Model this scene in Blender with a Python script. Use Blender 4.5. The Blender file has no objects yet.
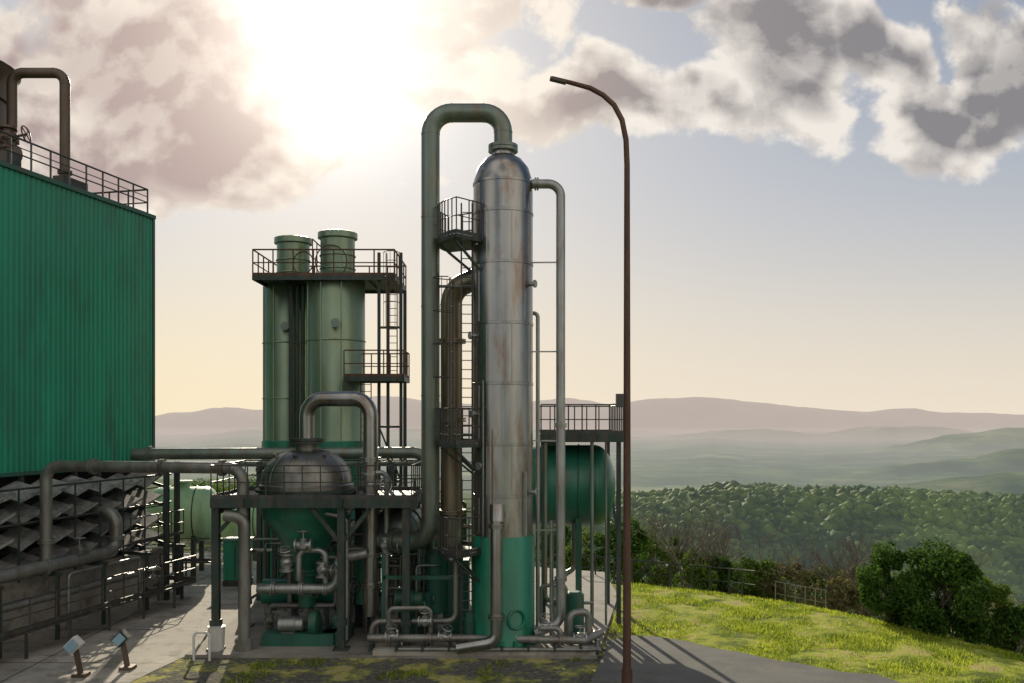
import bpy, bmesh, math, random
import numpy as np
from mathutils import Vector, Matrix, noise as mn
random.seed(7); np.random.seed(7)
scene=bpy.context.scene
V=Vector
# ------------------------------------------------------------------ site metrics
F=900.0; EYE=7.7; HZ=420.0
def sv(a,b,D):           # pixel column and row (a,b) + distance D metres -> world position in metres
    return V(((a-512)/F*D, D, EYE+(HZ-b)/F*D))
def sx(a,D): return (a-512)/F*D
def sz(b,D): return EYE+(HZ-b)/F*D
# ------------------------------------------------------------------ materials
def nd(nt,t,**k):
    n=nt.nodes.new(t)
    for a,b in k.items(): setattr(n,a,b)
    return n
def lk(nt,a,b): nt.links.new(a,b)
def pmat(name,col,rough=.5,metal=0.,var=.25,scale=1.5,stain=None,stain_amt=.35,bump=.1,bscale=30,streak=True,spec=.5):
    m=bpy.data.materials.new(name); m.use_nodes=True; nt=m.node_tree
    b=nt.nodes['Principled BSDF']; b.inputs['Metallic'].default_value=metal
    b.inputs['Specular IOR Level'].default_value=spec
    g=nd(nt,'ShaderNodeNewGeometry'); mp=nd(nt,'ShaderNodeMapping')
    mp.inputs['Scale'].default_value=(1,1,.22 if streak else 1)
    lk(nt,g.outputs['Position'],mp.inputs['Vector'])
    n=nd(nt,'ShaderNodeTexNoise'); n.inputs['Scale'].default_value=scale; n.inputs['Detail'].default_value=3; n.inputs['Roughness'].default_value=.62
    lk(nt,mp.outputs[0],n.inputs['Vector'])
    r=nd(nt,'ShaderNodeValToRGB')
    r.color_ramp.elements[0].position=.3; r.color_ramp.elements[1].position=.7
    r.color_ramp.elements[0].color=tuple(c*(1-var) for c in col)+(1,)
    r.color_ramp.elements[1].color=tuple(min(1,c*(1+var)) for c in col)+(1,)
    lk(nt,n.outputs['Fac'],r.inputs['Fac']); out=r.outputs['Color']
    if stain:
        n2=nd(nt,'ShaderNodeTexNoise'); n2.inputs['Scale'].default_value=scale*2.3; n2.inputs['Detail'].default_value=4; n2.inputs['Roughness'].default_value=.7
        lk(nt,mp.outputs[0],n2.inputs['Vector'])
        mr=nd(nt,'ShaderNodeMapRange'); mr.inputs[1].default_value=.5; mr.inputs[2].default_value=.7; mr.inputs[4].default_value=stain_amt
        lk(nt,n2.outputs['Fac'],mr.inputs[0])
        mx=nd(nt,'ShaderNodeMixRGB'); mx.inputs[2].default_value=tuple(stain)+(1,)
        lk(nt,mr.outputs[0],mx.inputs[0]); lk(nt,out,mx.inputs[1]); out=mx.outputs[0]
    lk(nt,out,b.inputs['Base Color'])
    rr=nd(nt,'ShaderNodeMapRange'); rr.inputs[3].default_value=max(.05,rough-.12); rr.inputs[4].default_value=min(1,rough+.15)
    lk(nt,n.outputs['Fac'],rr.inputs[0]); lk(nt,rr.outputs[0],b.inputs['Roughness'])
    if bump:
        n3=nd(nt,'ShaderNodeTexNoise'); n3.inputs['Scale'].default_value=bscale; n3.inputs['Detail'].default_value=2
        lk(nt,g.outputs['Position'],n3.inputs['Vector'])
        bp=nd(nt,'ShaderNodeBump'); bp.inputs['Strength'].default_value=bump; bp.inputs['Distance'].default_value=.03
        lk(nt,n3.outputs['Fac'],bp.inputs['Height']); lk(nt,bp.outputs[0],b.inputs['Normal'])
    return m
RUST=(.16,.06,.025)
GREEN =pmat('green_paint',(.012,.19,.11),.38,0,.35,1.2,(.09,.07,.04),.3,bump=0)
GREENT=pmat('tank_green_paint',(.018,.14,.09),.32,0,.35,.9,(.07,.06,.04),.4,bump=0)
GREEND=pmat('dark_green_paint',(.014,.09,.062),.5,0,.35,1.5,RUST,.4,bump=0)
GREENL=pmat('pale_green_paint',(.36,.50,.30),.4,0,.2,1.2,(.25,.25,.14),.3,bump=0)
CORR  =pmat('corrugated_green',(.006,.225,.13),.42,0,.28,.45,(.02,.10,.065),.7,bump=0)
STEEL =pmat('stainless_cladding',(.30,.30,.285),.28,.92,.32,.8,(.22,.13,.075),.8,bump=.05,bscale=5)
TOWER =pmat('green_tinted_cladding',(.22,.29,.20),.36,.6,.3,.8,(.24,.23,.11),.55,bump=.04,bscale=8)
GALV  =pmat('galvanised_steel',(.33,.34,.33),.4,.7,.25,3,(.2,.13,.09),.5,bump=0)
LOUV  =pmat('louvre_fibreglass',(.30,.30,.28),.5,.2,.45,1.6,(.07,.06,.05),.8,bump=0)
PIPEG =pmat('grey_green_pipe',(.165,.20,.17),.36,.5,.3,1.3,(.22,.14,.085),.65,bump=0)
PIPEB =pmat('weathered_pipe',(.20,.205,.185),.38,.5,.3,2,RUST,.5,bump=0)
BRONZ =pmat('dome_insulation',(.19,.185,.165),.34,.8,.25,1.3,(.1,.075,.05),.4,bump=0)
DARK  =pmat('dark_steel',(.03,.05,.044),.5,.2,.4,3,RUST,.5,bump=0)
RAIL  =pmat('railing_steel',(.055,.062,.058),.45,.3,.4,3,RUST,.6,bump=0)
RUSTM =pmat('rusty_steel',(.095,.05,.034),.6,.2,.35,3,(.17,.085,.045),.5,bump=0)
BROWN =pmat('brown_pipe',(.11,.082,.06),.5,.3,.35,2,RUST,.5,bump=0)
COPPER=pmat('weathered_copper_cladding',(.22,.18,.13),.38,.65,.3,1.5,(.10,.17,.12),.6,bump=0)
CONC  =pmat('concrete',(.33,.305,.265),.85,0,.28,.6,(.09,.085,.07),.75,bump=.3,bscale=14,streak=False)
SLAB  =pmat('slab_concrete',(.24,.225,.20),.85,0,.28,.5,(.09,.085,.07),.7,bump=.3,bscale=14,streak=False)
ASPH  =pmat('asphalt',(.10,.10,.095),.9,0,.3,.7,(.15,.15,.10),.7,bump=.5,bscale=40,streak=False)
WHITE =pmat('white_paint',(.6,.6,.58),.4,0,.12,2,(.3,.25,.18),.3,bump=0)
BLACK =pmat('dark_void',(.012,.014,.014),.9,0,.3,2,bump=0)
BLUE  =pmat('lamp_glass',(.25,.4,.5),.15,0,.1,2,bump=0)

# ------------------------------------------------------------------ mesh tools
def group(name,loc=(0,0,0)):
    e=bpy.data.objects.new(name,None); e.empty_display_size=.3; e.location=loc
    scene.collection.objects.link(e); return e
def arc(p0,p1,f):
    a=p0.angle(p1); s=math.sin(a)
    return p0*(math.sin((1-f)*a)/s)+p1*(math.sin(f*a)/s)
class M:
    def __init__(s,name,mat,grp=None): s.n=name;s.m=mat;s.g=grp;s.v=[];s.f=[]
    def add(s,vs,fs):
        o=len(s.v); s.v.extend([tuple(v) for v in vs]); s.f.extend([tuple(i+o for i in f) for f in fs])
    def box(s,c,size,rz=0.):
        hx,hy,hz=[a/2 for a in size]; R=Matrix.Rotation(rz,3,'Z'); c=V(c)
        s.add([c+R@V((x*hx,y*hy,z*hz)) for z in(-1,1) for x,y in((-1,-1),(1,-1),(1,1),(-1,1))],
              [(3,2,1,0),(4,5,6,7),(0,1,5,4),(1,2,6,5),(2,3,7,6),(3,0,4,7)])
    def beam(s,a,b,w,h=None):
        a=V(a);b=V(b);h=h or w; t=(b-a).normalized(); up=V((0,0,1)) if abs(t.z)<.95 else V((0,1,0))
        x=t.cross(up).normalized(); y=x.cross(t)
        s.beam2(a,b,x,y,w,h)
    def ibeam(s,a,b,w):   # H section
        a=V(a);b=V(b);t=(b-a).normalized(); up=V((0,0,1)) if abs(t.z)<.95 else V((0,1,0))
        x=t.cross(up).normalized(); y=x.cross(t); e=w*.12
        for sg in(-1,1):
            s.beam2(a+y*sg*(w/2-e/2),b+y*sg*(w/2-e/2),x,y,w,e)
        s.beam2(a,b,x,y,e,w-2*e-.004)
    def beam2(s,a,b,x,y,w,h):
        s.add([p+x*i*w/2+y*j*h/2 for p in(a,b) for i,j in((-1,-1),(1,-1),(1,1),(-1,1))],
              [(3,2,1,0),(4,5,6,7),(0,1,5,4),(1,2,6,5),(2,3,7,6),(3,0,4,7)])
    def sweep(s,pts,r,seg=12,closed=False):
        n=len(pts); rs=r if isinstance(r,(list,tuple)) else [r]*n
        T=[]
        for i in range(n):
            if closed: t=pts[(i+1)%n]-pts[i-1]
            elif i==0: t=pts[1]-pts[0]
            elif i==n-1: t=pts[-1]-pts[-2]
            else: t=(pts[i+1]-pts[i]).normalized()+(pts[i]-pts[i-1]).normalized()
            T.append(t.normalized())
        nn=T[0].orthogonal().normalized(); vs=[]
        for i in range(n):
            nn=(nn-T[i]*nn.dot(T[i])).normalized(); bb=T[i].cross(nn)
            for k in range(seg):
                a=2*math.pi*k/seg; vs.append(pts[i]+(nn*math.cos(a)+bb*math.sin(a))*rs[i])
        fs=[]
        for i in range(n if closed else n-1):
            j=(i+1)%n
            for k in range(seg):
                l=(k+1)%seg; fs.append((i*seg+k,i*seg+l,j*seg+l,j*seg+k))
        if not closed:
            fs.append(tuple(range(seg))[::-1]); fs.append(tuple((n-1)*seg+k for k in range(seg)))
        s.add(vs,fs)
    def cyl(s,a,b,r,r2=None,seg=16): s.sweep([V(a),V(b)],[r,r if r2 is None else r2],seg)
    def pipe(s,pts,r,R=None,seg=14,flanges=(),welds=False):
        R=R or r*2.6; pts=[V(p) for p in pts]; out=[pts[0]]
        for i in range(1,len(pts)-1):
            a,b,c=pts[i-1],pts[i],pts[i+1]; d1=(a-b);d2=(c-b); l1,l2=d1.length,d2.length; d1.normalize();d2.normalize()
            th=d1.angle(d2)
            if th>3.1: out.append(b); continue
            t=min(R/math.tan(th/2),.49*l1,.49*l2); Rr=t*math.tan(th/2)
            cen=b+(d1+d2).normalized()*Rr/math.sin(th/2); p0=b+d1*t-cen;p1=b+d2*t-cen
            for k in range(9): out.append(cen+arc(p0,p1,k/8.))
            if welds:
                for p,d in((b+d1*t,d1),(b+d2*t,d2)): s.cyl(p-d*.012,p+d*.012,r*1.035,seg=seg)
        out.append(pts[-1])
        s.sweep(out,r,seg)
        for i,t in flanges:
            a,b=pts[i],pts[i+1]; p=a.lerp(b,t); d=(b-a).normalized()
            s.cyl(p-d*.07,p-d*.01,r*1.38,seg=18); s.cyl(p+d*.01,p+d*.07,r*1.38,seg=18)
    def lathe(s,prof,o,axis=(0,0,1),seg=40):
        o=V(o);ax=V(axis).normalized(); x=ax.orthogonal().normalized(); y=ax.cross(x); vs=[];fs=[];n=len(prof)
        for r,h in prof:
            for k in range(seg):
                a=2*math.pi*k/seg; vs.append(o+ax*h+(x*math.cos(a)+y*math.sin(a))*max(r,.0005))
        for i in range(n-1):
            for k in range(seg):
                l=(k+1)%seg; fs.append((i*seg+k,i*seg+l,(i+1)*seg+l,(i+1)*seg+k))
        fs.append(tuple(range(seg))[::-1]); fs.append(tuple((n-1)*seg+k for k in range(seg)))
        s.add(vs,fs)
    def ring(s,c,R,r,axis=(0,0,1),seg=20,ts=6):
        c=V(c);ax=V(axis).normalized()
        x=V((1,0,0)) if abs(ax.z)>.99 else ax.orthogonal().normalized()
        y=ax.cross(x)
        s.sweep([c+(x*math.cos(2*math.pi*k/seg)+y*math.sin(2*math.pi*k/seg))*R for k in range(seg)],r,ts,True)
    def rail(s,pts,h=1.1,sp=1.1,r=.026,toe=True,closed=False):
        pts=[V(p) for p in pts]; 
        if closed: pts=pts+[pts[0]]
        for hh,rr in((h,r),(h*.5,r*.75)):
            for i in range(len(pts)-1): s.cyl(pts[i]+V((0,0,hh)),pts[i+1]+V((0,0,hh)),rr,seg=6)
        for i in range(len(pts)-1):
            a,b=pts[i],pts[i+1]; L=(b-a).length; k=max(1,round(L/sp))
            for j in range(k+(1 if i==len(pts)-2 and not closed else 0)):
                p=a.lerp(b,j/k); s.cyl(p,p+V((0,0,h)),r,seg=6)
            if toe: s.beam(a+V((0,0,.07)),b+V((0,0,.07)),.012,.13)
    def ladder(s,a,b,side,w=.42,cage=None):
        a=V(a);b=V(b);sd=V(side).normalized()*w/2
        s.cyl(a-sd,b-sd,.028,seg=6); s.cyl(a+sd,b+sd,.028,seg=6)
        L=(b-a).length; k=int(L/.3)
        for i in range(1,k): p=a.lerp(b,i/k); s.cyl(p-sd,p+sd,.016,seg=5)
        if cage:
            out=V(cage).normalized(); k=int(L/1.0)
            for i in range(2,k+1):
                p=a.lerp(b,i/k)
                s.sweep([p+sd.normalized()*math.cos(t)*.36+out*math.sin(t)*.6 for t in [math.pi*q/8 for q in range(9)]],.018,5)
            for q in(1,2.5,4,5.5,7):
                t=math.pi*q/8; o=sd.normalized()*math.cos(t)*.36+out*math.sin(t)*.6
                s.cyl(a.lerp(b,2/k)+o,b+o,.012,seg=5)
    def valve(s,p,axis,r,wheel=(0,0,1)):
        p=V(p);ax=V(axis).normalized();w=V(wheel).normalized()
        for k in(-1,1):
            s.cyl(p+ax*k*r*2.0,p+ax*k*r*1.6,r*1.6); s.cyl(p+ax*k*r*1.6,p+ax*k*r*.5,r*.95,r*1.1)
        s.lathe([(r*.6,-r*1.3),(r*1.25,-r*.7),(r*1.3,r*.6),(r*.7,r*1.2),(r*.9,r*1.3),(r*.9,r*1.6),(r*.25,r*1.7),(r*.2,r*3.6)],p,w,14)
        q=p+w*r*3.4; s.ring(q,r*1.5,r*.14,w,14,5)
        x=w.orthogonal().normalized(); y=w.cross(x)
        for d in(x,y): s.cyl(q-d*r*1.5,q+d*r*1.5,r*.1,seg=5)
    def build(s,sharp=35):
        me=bpy.data.meshes.new(s.n); loc=s.g.location if s.g else V((0,0,0))
        co=[(x-loc[0],y-loc[1],z-loc[2]) for x,y,z in s.v]
        me.from_pydata(co,[],s.f); me.materials.append(s.m)
        bm=bmesh.new(); bm.from_mesh(me); bmesh.ops.recalc_face_normals(bm,faces=bm.faces); bm.to_mesh(me); bm.free()
        me.polygons.foreach_set('use_smooth',[True]*len(me.polygons))
        me.set_sharp_from_angle(angle=math.radians(sharp)); me.update()
        o=bpy.data.objects.new(s.n,me); scene.collection.objects.link(o)
        if s.g: o.parent=s.g
        return o
def motor(m,p,axis,r,L):
    p=V(p);ax=V(axis).normalized()
    m.lathe([(r*.5,-.03),(r,0),(r,L*.7),(r*.85,L*.72),(r*.85,L),(r*.4,L+.05)],p,ax,20)
    for i in range(8): m.cyl(p+ax*(L*.08*i+.05),p+ax*(L*.08*i+.07),r*1.12,seg=16)
    m.box(p+ax*L*.4-V((0,0,r*1.1)),(r*1.6,r*1.6,r*.4))

# ------------------------------------------------------------------ terrain
def interp(px,tab):
    return np.interp(px,[t[0] for t in tab],[t[1] for t in tab])
LAY=[(400.,75.,[(-600,470),(155,476),(400,490),(560,503),(650,495),(720,488),(800,492),(860,490),(950,498),(1024,504),(1500,480)]),
     (760.,110.,[(-600,470),(155,480),(560,500),(640,494),(740,494),(850,489),(930,482),(1024,474),(1500,466)]),
     (1200.,170.,[(-600,450),(155,462),(560,500),(640,486),(740,476),(830,471),(900,464),(970,460),(1024,450),(1500,440)]),
     (2100.,300.,[(-600,430),(150,444),(400,452),(600,472),(680,466),(760,458),(830,453),(900,445),(950,436),(1024,429),(1500,425)]),
     (3700.,500.,[(-600,425),(150,436),(400,430),(560,432),(660,436),(760,427),(820,431),(880,425),(960,432),(1024,438),(1500,436)]),
     (5800.,900.,[(-600,412),(100,421),(160,417),(190,413),(230,407),(270,411),(330,402),(400,396),(450,404),(560,400),(620,401),(680,398),(740,401),(780,407),(860,411),(905,408),(940,412),(1024,415),(1500,405)])]
def height(X,Y):
    X=np.asarray(X,float);Y=np.asarray(Y,float)
    d1=.536*X+.844*Y-39.1-np.where(X<-2,(-X-2)*.35,0); d2=.894*X+.447*Y-28.2
    d=np.logaddexp(d1*1.2,d2*1.2)/1.2
    s=np.logaddexp(0,d*1.5)/1.5; s=np.where(d<-5,0,s)
    z=-.36*s
    z=-62*(1-np.exp(z/62))
    base=-62-np.clip((np.abs(Y)-500)*.05,0,150)
    z=np.where(np.hypot(X,Y)>300,base,z)
    for Y0,w,tab in LAY:
        crest=EYE+(HZ-interp(X/Y0*F+512,tab))/F*Y0
        g=np.exp(-((Y-Y0)/w)**2)
        bs=-62-max(0,(Y0-500)*.05)
        z=np.where(Y>150,np.maximum(z,bs+(crest-bs)*g),z)
    return z
def relief(x,y):
    r=math.hypot(x,y); y0=min(4000,r)
    return mn.fractal(V((x/(y0*.12),y/(y0*.12),3.1)),.9,2.,5)*min(1,(r-70)/200)*y0*.0065
def build_ground():
    na=1000; R=np.geomspace(1.5,24000,330); ang=np.linspace(0,2*math.pi,na,endpoint=False)
    vs=[(0,0,0)]
    X=np.outer(R,np.sin(ang));Y=np.outer(R,np.cos(ang)); Z=height(X,Y)
    for i in range(len(R)):
        r=R[i]
        for k in range(na):
            x,y,z=X[i,k],Y[i,k],Z[i,k]
            if r>70:
                if y>-r*.5: z+=relief(x,y)
            elif r>26 and x>4: z+=.12*mn.noise(V((x*.5,y*.5,1)))+.06*mn.noise(V((x*1.5,y*1.5,4)))+.06
            vs.append((x,y,z))
    fs=[(0,1+(k+1)%na,1+k) for k in range(na)]
    for i in range(len(R)-1):
        a=1+i*na;b=a+na
        for k in range(na):
            l=(k+1)%na; fs.append((a+k,a+l,b+l,b+k))
    me=bpy.data.meshes.new('ground'); me.from_pydata(vs,[],fs)
    me.polygons.foreach_set('use_smooth',[True]*len(me.polygons))
    o=bpy.data.objects.new('ground',me); scene.collection.objects.link(o)
    bm=bmesh.new(); bm.from_mesh(me); bmesh.ops.recalc_face_normals(bm,faces=bm.faces); bm.faces.ensure_lookup_table()
    if sum(f.normal.z for f in bm.faces[:100])<0: bmesh.ops.reverse_faces(bm,faces=bm.faces)
    bm.to_mesh(me); bm.free()
    return o
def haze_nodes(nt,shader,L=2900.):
    # haze painted into the material as emission: thicker with distance, pooling low in the valleys
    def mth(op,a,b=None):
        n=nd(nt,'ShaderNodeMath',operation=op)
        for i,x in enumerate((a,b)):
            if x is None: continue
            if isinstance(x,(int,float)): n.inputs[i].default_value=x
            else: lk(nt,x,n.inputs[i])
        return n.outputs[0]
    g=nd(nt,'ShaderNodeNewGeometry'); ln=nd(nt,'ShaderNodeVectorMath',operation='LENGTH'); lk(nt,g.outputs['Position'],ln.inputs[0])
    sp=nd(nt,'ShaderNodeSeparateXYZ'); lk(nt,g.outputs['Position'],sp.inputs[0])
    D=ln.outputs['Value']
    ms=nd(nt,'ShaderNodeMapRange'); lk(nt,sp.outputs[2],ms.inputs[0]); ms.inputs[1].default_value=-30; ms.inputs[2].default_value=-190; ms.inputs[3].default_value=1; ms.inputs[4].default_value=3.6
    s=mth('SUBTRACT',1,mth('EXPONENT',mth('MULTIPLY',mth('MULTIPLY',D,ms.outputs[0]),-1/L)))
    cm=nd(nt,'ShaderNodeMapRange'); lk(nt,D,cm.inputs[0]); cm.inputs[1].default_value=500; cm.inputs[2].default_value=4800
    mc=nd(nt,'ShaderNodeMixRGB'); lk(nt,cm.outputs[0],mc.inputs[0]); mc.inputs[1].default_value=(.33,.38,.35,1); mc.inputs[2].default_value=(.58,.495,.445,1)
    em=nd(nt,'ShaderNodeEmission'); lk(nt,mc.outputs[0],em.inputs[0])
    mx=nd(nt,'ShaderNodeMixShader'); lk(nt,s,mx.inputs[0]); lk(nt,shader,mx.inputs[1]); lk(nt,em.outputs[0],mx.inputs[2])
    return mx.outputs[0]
def ground_mat():
    m=bpy.data.materials.new('terrain'); m.use_nodes=True; nt=m.node_tree; b=nt.nodes['Principled BSDF']
    b.inputs['Roughness'].default_value=.95; b.inputs['Specular IOR Level'].default_value=.1
    g=nd(nt,'ShaderNodeNewGeometry')
    def noi(sc,det=5,rg=.6):
        n=nd(nt,'ShaderNodeTexNoise'); n.inputs['Scale'].default_value=sc; n.inputs['Detail'].default_value=det; n.inputs['Roughness'].default_value=rg
        lk(nt,g.outputs['Position'],n.inputs['Vector']); return n.outputs['Fac']
    def ramp(f,st):
        r=nd(nt,'ShaderNodeValToRGB'); cr=r.color_ramp
        while len(cr.elements)<len(st): cr.elements.new(.5)
        for e,(p,c) in zip(cr.elements,st): e.position=p; e.color=tuple(c)+(1,)
        lk(nt,f,r.inputs[0]); return r.outputs[0]
    def mix(f,a,bb):
        x=nd(nt,'ShaderNodeMixRGB'); lk(nt,f,x.inputs[0]); lk(nt,a,x.inputs[1]); lk(nt,bb,x.inputs[2]); return x.outputs[0]
    def mr(v,a,c):
        x=nd(nt,'ShaderNodeMapRange'); x.inputs[1].default_value=a; x.inputs[2].default_value=c; lk(nt,v,x.inputs[0]); return x.outputs[0]
    grass=ramp(noi(.7,5,.7),[(.3,(.04,.05,.015)),(.42,(.12,.16,.022)),(.52,(.30,.34,.04)),(.60,(.38,.34,.11)),(.70,(.33,.26,.18))])
    grav=ramp(noi(6,5,.75),[(.3,(.04,.04,.032)),(.52,(.11,.105,.085)),(.72,(.26,.24,.2))])
    near=mix(mr(noi(.7,4,.7),.5,.6),grav,grass)
    sp=nd(nt,'ShaderNodeSeparateXYZ'); lk(nt,g.outputs['Position'],sp.inputs[0])
    near=mix(mr(sp.outputs['X'],3.,5.5),near,grass)
    far=ramp(noi(.035,5,.7),[(.3,(.012,.035,.01)),(.45,(.04,.085,.018)),(.58,(.10,.14,.04)),(.75,(.18,.17,.08))])
    farf=ramp(noi(.006,7,.7),[(.35,(.008,.02,.01)),(.46,(.02,.05,.025)),(.54,(.07,.11,.045)),(.64,(.22,.23,.12))])
    ln=nd(nt,'ShaderNodeVectorMath',operation='LENGTH'); lk(nt,g.outputs['Position'],ln.inputs[0])
    far=mix(mr(ln.outputs['Value'],550,700),far,farf)
    c=mix(mr(ln.outputs['Value'],50,75),near,far)
    lk(nt,c,b.inputs['Base Color'])
    bp=nd(nt,'ShaderNodeBump'); bp.inputs['Strength'].default_value=.8; bp.inputs['Distance'].default_value=.1
    lk(nt,noi(9,2,.7),bp.inputs['Height']); lk(nt,bp.outputs[0],b.inputs['Normal'])
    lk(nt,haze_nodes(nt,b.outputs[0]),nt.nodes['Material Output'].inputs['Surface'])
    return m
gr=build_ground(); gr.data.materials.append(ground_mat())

def sheet(name,poly,z,mat,thick=0):
    m=M(name,mat); n=len(poly)
    if thick: 
        m.add([(x,y,z-thick) for x,y in poly]+[(x,y,z) for x,y in poly],[tuple(range(n))[::-1],tuple(range(n,2*n))]+[(i,(i+1)%n,n+(i+1)%n,n+i) for i in range(n)])
    else: m.add([(x,y,z) for x,y in poly],[tuple(range(n))])
    o=m.build(); return o
sheet('concrete_yard',[(-60,14),(-11.9,22),(-11.0,27.5),(-10.6,29.5),(-10.6,52),(-60,52)],.012,CONC)
sheet('concrete_pad',[(-10.6,29.15),(2.75,29.0),(4.6,39),(4.6,45),(-10.6,52)],.10,SLAB,.3)
rr_=random.Random(8); road=[(3.3,30.4),(4.2,31.3),(5.0,31.3),(5.8,30.6),(6.6,29.6),(7.4,29.1),(8.2,28.1),(9,27.8),(9.9,26.9),(10.8,26.4),(12.3,23),(14,20),(14,8),(1,8),(1.9,22),(2.3,26),(2.9,29)]
sheet('asphalt_road',[(x+rr_.uniform(-.12,.12),y+rr_.uniform(-.12,.12)) for x,y in road],.20,ASPH,.25)
jg=group('expansion_joints',(-14,30,0)); jm=M('joint_strips',DARK,jg)
for k in range(6):
    y=24+k*4.5; jm.box((-17.5,y,.014),(13.0,.03,.012))
for x in(-15,-19.5): jm.box((x,35,.0145),(.03,26,.012))
jm.build()

# ------------------------------------------------------------------ cooling tower
A=V((-18,31.6,0)); dv=V((.2316,.9728,0)); nv=V((.9728,-.2316,0)); TB=8.63
def wl(t,o,z): p=A+dv*t+nv*o; return V((p.x,p.y,z))
ZB,ZT=5.82,16.65
ct=group('cooling_tower',wl(0,-6,0))
m=M('corrugated_wall',CORR,ct)
def corr(m,P0,dirv,nrm,L,z0,z1,pitch=.26,dep=.045):
    pts=[];t=0
    while t<L-.001:
        for a,b in((0,0),(.35,0),(.5,1),(.85,1)):
            if t+a*pitch<L: pts.append((t+a*pitch,b*dep))
        t+=pitch
    pts.append((L,0)); vs=[];fs=[]
    for z in(z0,z1):
        for t,o in pts: p=P0+dirv*t+nrm*o; vs.append((p.x,p.y,z))
    n=len(pts)
    for i in range(n-1): fs.append((i,i+1,n+i+1,n+i))
    m.add(vs,fs)
corr(m,wl(-16,0,0),dv,nv,16+TB,ZB,ZT)
corr(m,wl(TB,0,0),-nv,dv,14,ZB,ZT)
corr(m,wl(-16,-14,0),dv,-nv,16+TB,ZB,ZT)
corr(m,wl(-16,-14,0),nv,-dv,14,ZB,ZT); m.build(10)
m=M('wall_trim',GREEND,ct)
rz=math.atan2(dv.y,dv.x)
m.box(wl((-16+TB)/2,.03,ZT+.06),(16+TB+.2,.22,.16),rz); m.box(wl(TB+.03,-7,ZT+.06),(.22,13.8,.16),rz)
m.box(wl((-16+TB)/2,.02,ZB-.06),(16+TB+.1,.18,.14),rz)
m.box(wl(TB+.02,.02,(ZB+ZT)/2),(.14,.16,ZT-ZB-.05),rz)
m.build()
m=M('roof',DARK,ct); m.box(wl((-16+TB)/2,-7,ZT-.1),(16+TB-.3,13.6,.12),rz); m.build()
m=M('roof_railing',RAIL,ct)
m.rail([wl(-16,-.15,ZT+.12),wl(TB-.1,-.15,ZT+.12),wl(TB-.1,-13.8,ZT+.12)],1.15,1.0,.04)
m.rail([wl(-16,-.75,ZT+.12),wl(-.5,-.75,ZT+.12)],.9,1.3,.035)
m.beam(wl(-16,-.16,ZT+.95),wl(TB-.1,-.16,ZT+.95),.03,.03)
m.box(wl(4.5,-.8,ZT+.4),(1.4,.5,.6),rz); m.box(wl(1.5,-1.0,ZT+.5),(.7,.5,.8),rz); m.build()
fs_=sv(-64,150,36)
m=M('fan_stack',BROWN,ct); m.lathe([(2.9,0),(2.7,.8),(2.55,2.5),(2.65,4.6),(2.9,5.2),(3.0,5.3),(2.8,5.3),(2.5,4.4)],(fs_.x,36,ZT-.1)); 
for z in(1.2,2.6,4): m.ring((fs_.x,36,ZT-.1+z),2.68,.06,seg=40)
for k in range(24):
    a=2*math.pi*k/24; m.beam((fs_.x+2.8*math.cos(a),36+2.8*math.sin(a),ZT),(fs_.x+2.62*math.cos(a),36+2.62*math.sin(a),ZT+2.3),.06)
m.build()
m=M('roof_pipe',BROWN,ct)
xa=sx(12,36);xb=sx(65,36);zt=sz(73,36)
m.pipe([(xa,36,ZT-.05),(xa,36,zt),(xb,36,zt),(xb,36,ZT-.05)],.2,.45,flanges=[(0,.45),(2,.8)],welds=True)
m.valve((xa+.05,35.6,ZT+2.2),(0,0,1),.22,(1,0,.2)); m.valve((xa+.3,35.3,ZT+1.5),(1,0,0),.18,(0,0,1))
m.pipe([(xa+.3,35.6,ZT),(xa+.3,35.6,ZT+1.6),(xa-.5,35.6,ZT+1.6)],.1)
for k in range(5): m.cyl((xa+.2+.35*k,35.8,ZT),(xa+.2+.35*k,35.8,ZT+.5+.3*(k%2)),.09)
m.build()
# louvre bay
NR=4; LE=TB-.5; RP=.82
m=M('louvre_blades',LOUV,ct); rl=random.Random(2)
for row in range(NR):
    z=5.25-row*RP
    t=-15.5
    while t<LE-.3:
        j=rl.uniform(-.07,.07); q=rl.uniform(-.08,.08)
        a0=wl(t,-.1,z-.10+j);a1=wl(t+1.2,-.1,z+.30+j+q); b0=wl(t,1.12,z-.40+j);b1=wl(t+1.2,1.12,z+.0+j+q)
        e=V((0,0,.04)); vs=[a0,a1,b1,b0]; vs2=[p-e for p in vs]
        m.add(vs+vs2,[(0,1,2,3),(7,6,5,4),(0,3,7,4),(3,2,6,7),(2,1,5,6),(1,0,4,5)])
        m.beam(b0+V((0,0,.03)),b1+V((0,0,.03)),.03,.08)
        t+=1.38
m.build(5)
m=M('louvre_brackets',DARK,ct); t=-15.57
while t<LE+.3:
    for row in range(NR):
        z=5.25-row*RP
        m.beam(wl(t,-.15,z-.1),wl(t,1.12,z-.42),.05,.12); m.beam(wl(t,1.1,z-.42),wl(t,-.15,z-.62),.045)
    m.beam(wl(t,0,1.9),wl(t,0,ZB-.15),.16); m.beam(wl(t,1.16,2.1),wl(t,1.16,ZB-.5),.05); t+=1.38
for z in(2.6,4.1,5.3): m.cyl(wl(-15.5,1.3,z),wl(LE,1.3,z+.05),.04,seg=8)
m.build()
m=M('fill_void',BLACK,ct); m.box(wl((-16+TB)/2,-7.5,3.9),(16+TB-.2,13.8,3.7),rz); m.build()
m=M('basin',CONC,ct); m.box(wl((-16+TB)/2,-6.6,1.0),(16+TB+.4,14.4,2.0),rz); m.box(wl((-16+TB)/2,.72,2.06),(16+TB+.4,.3,.12),rz); m.build()
cp=group('cooling_water_pipework',wl(0,1.7,0))
m=M('main_header',PIPEB,cp)
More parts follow.
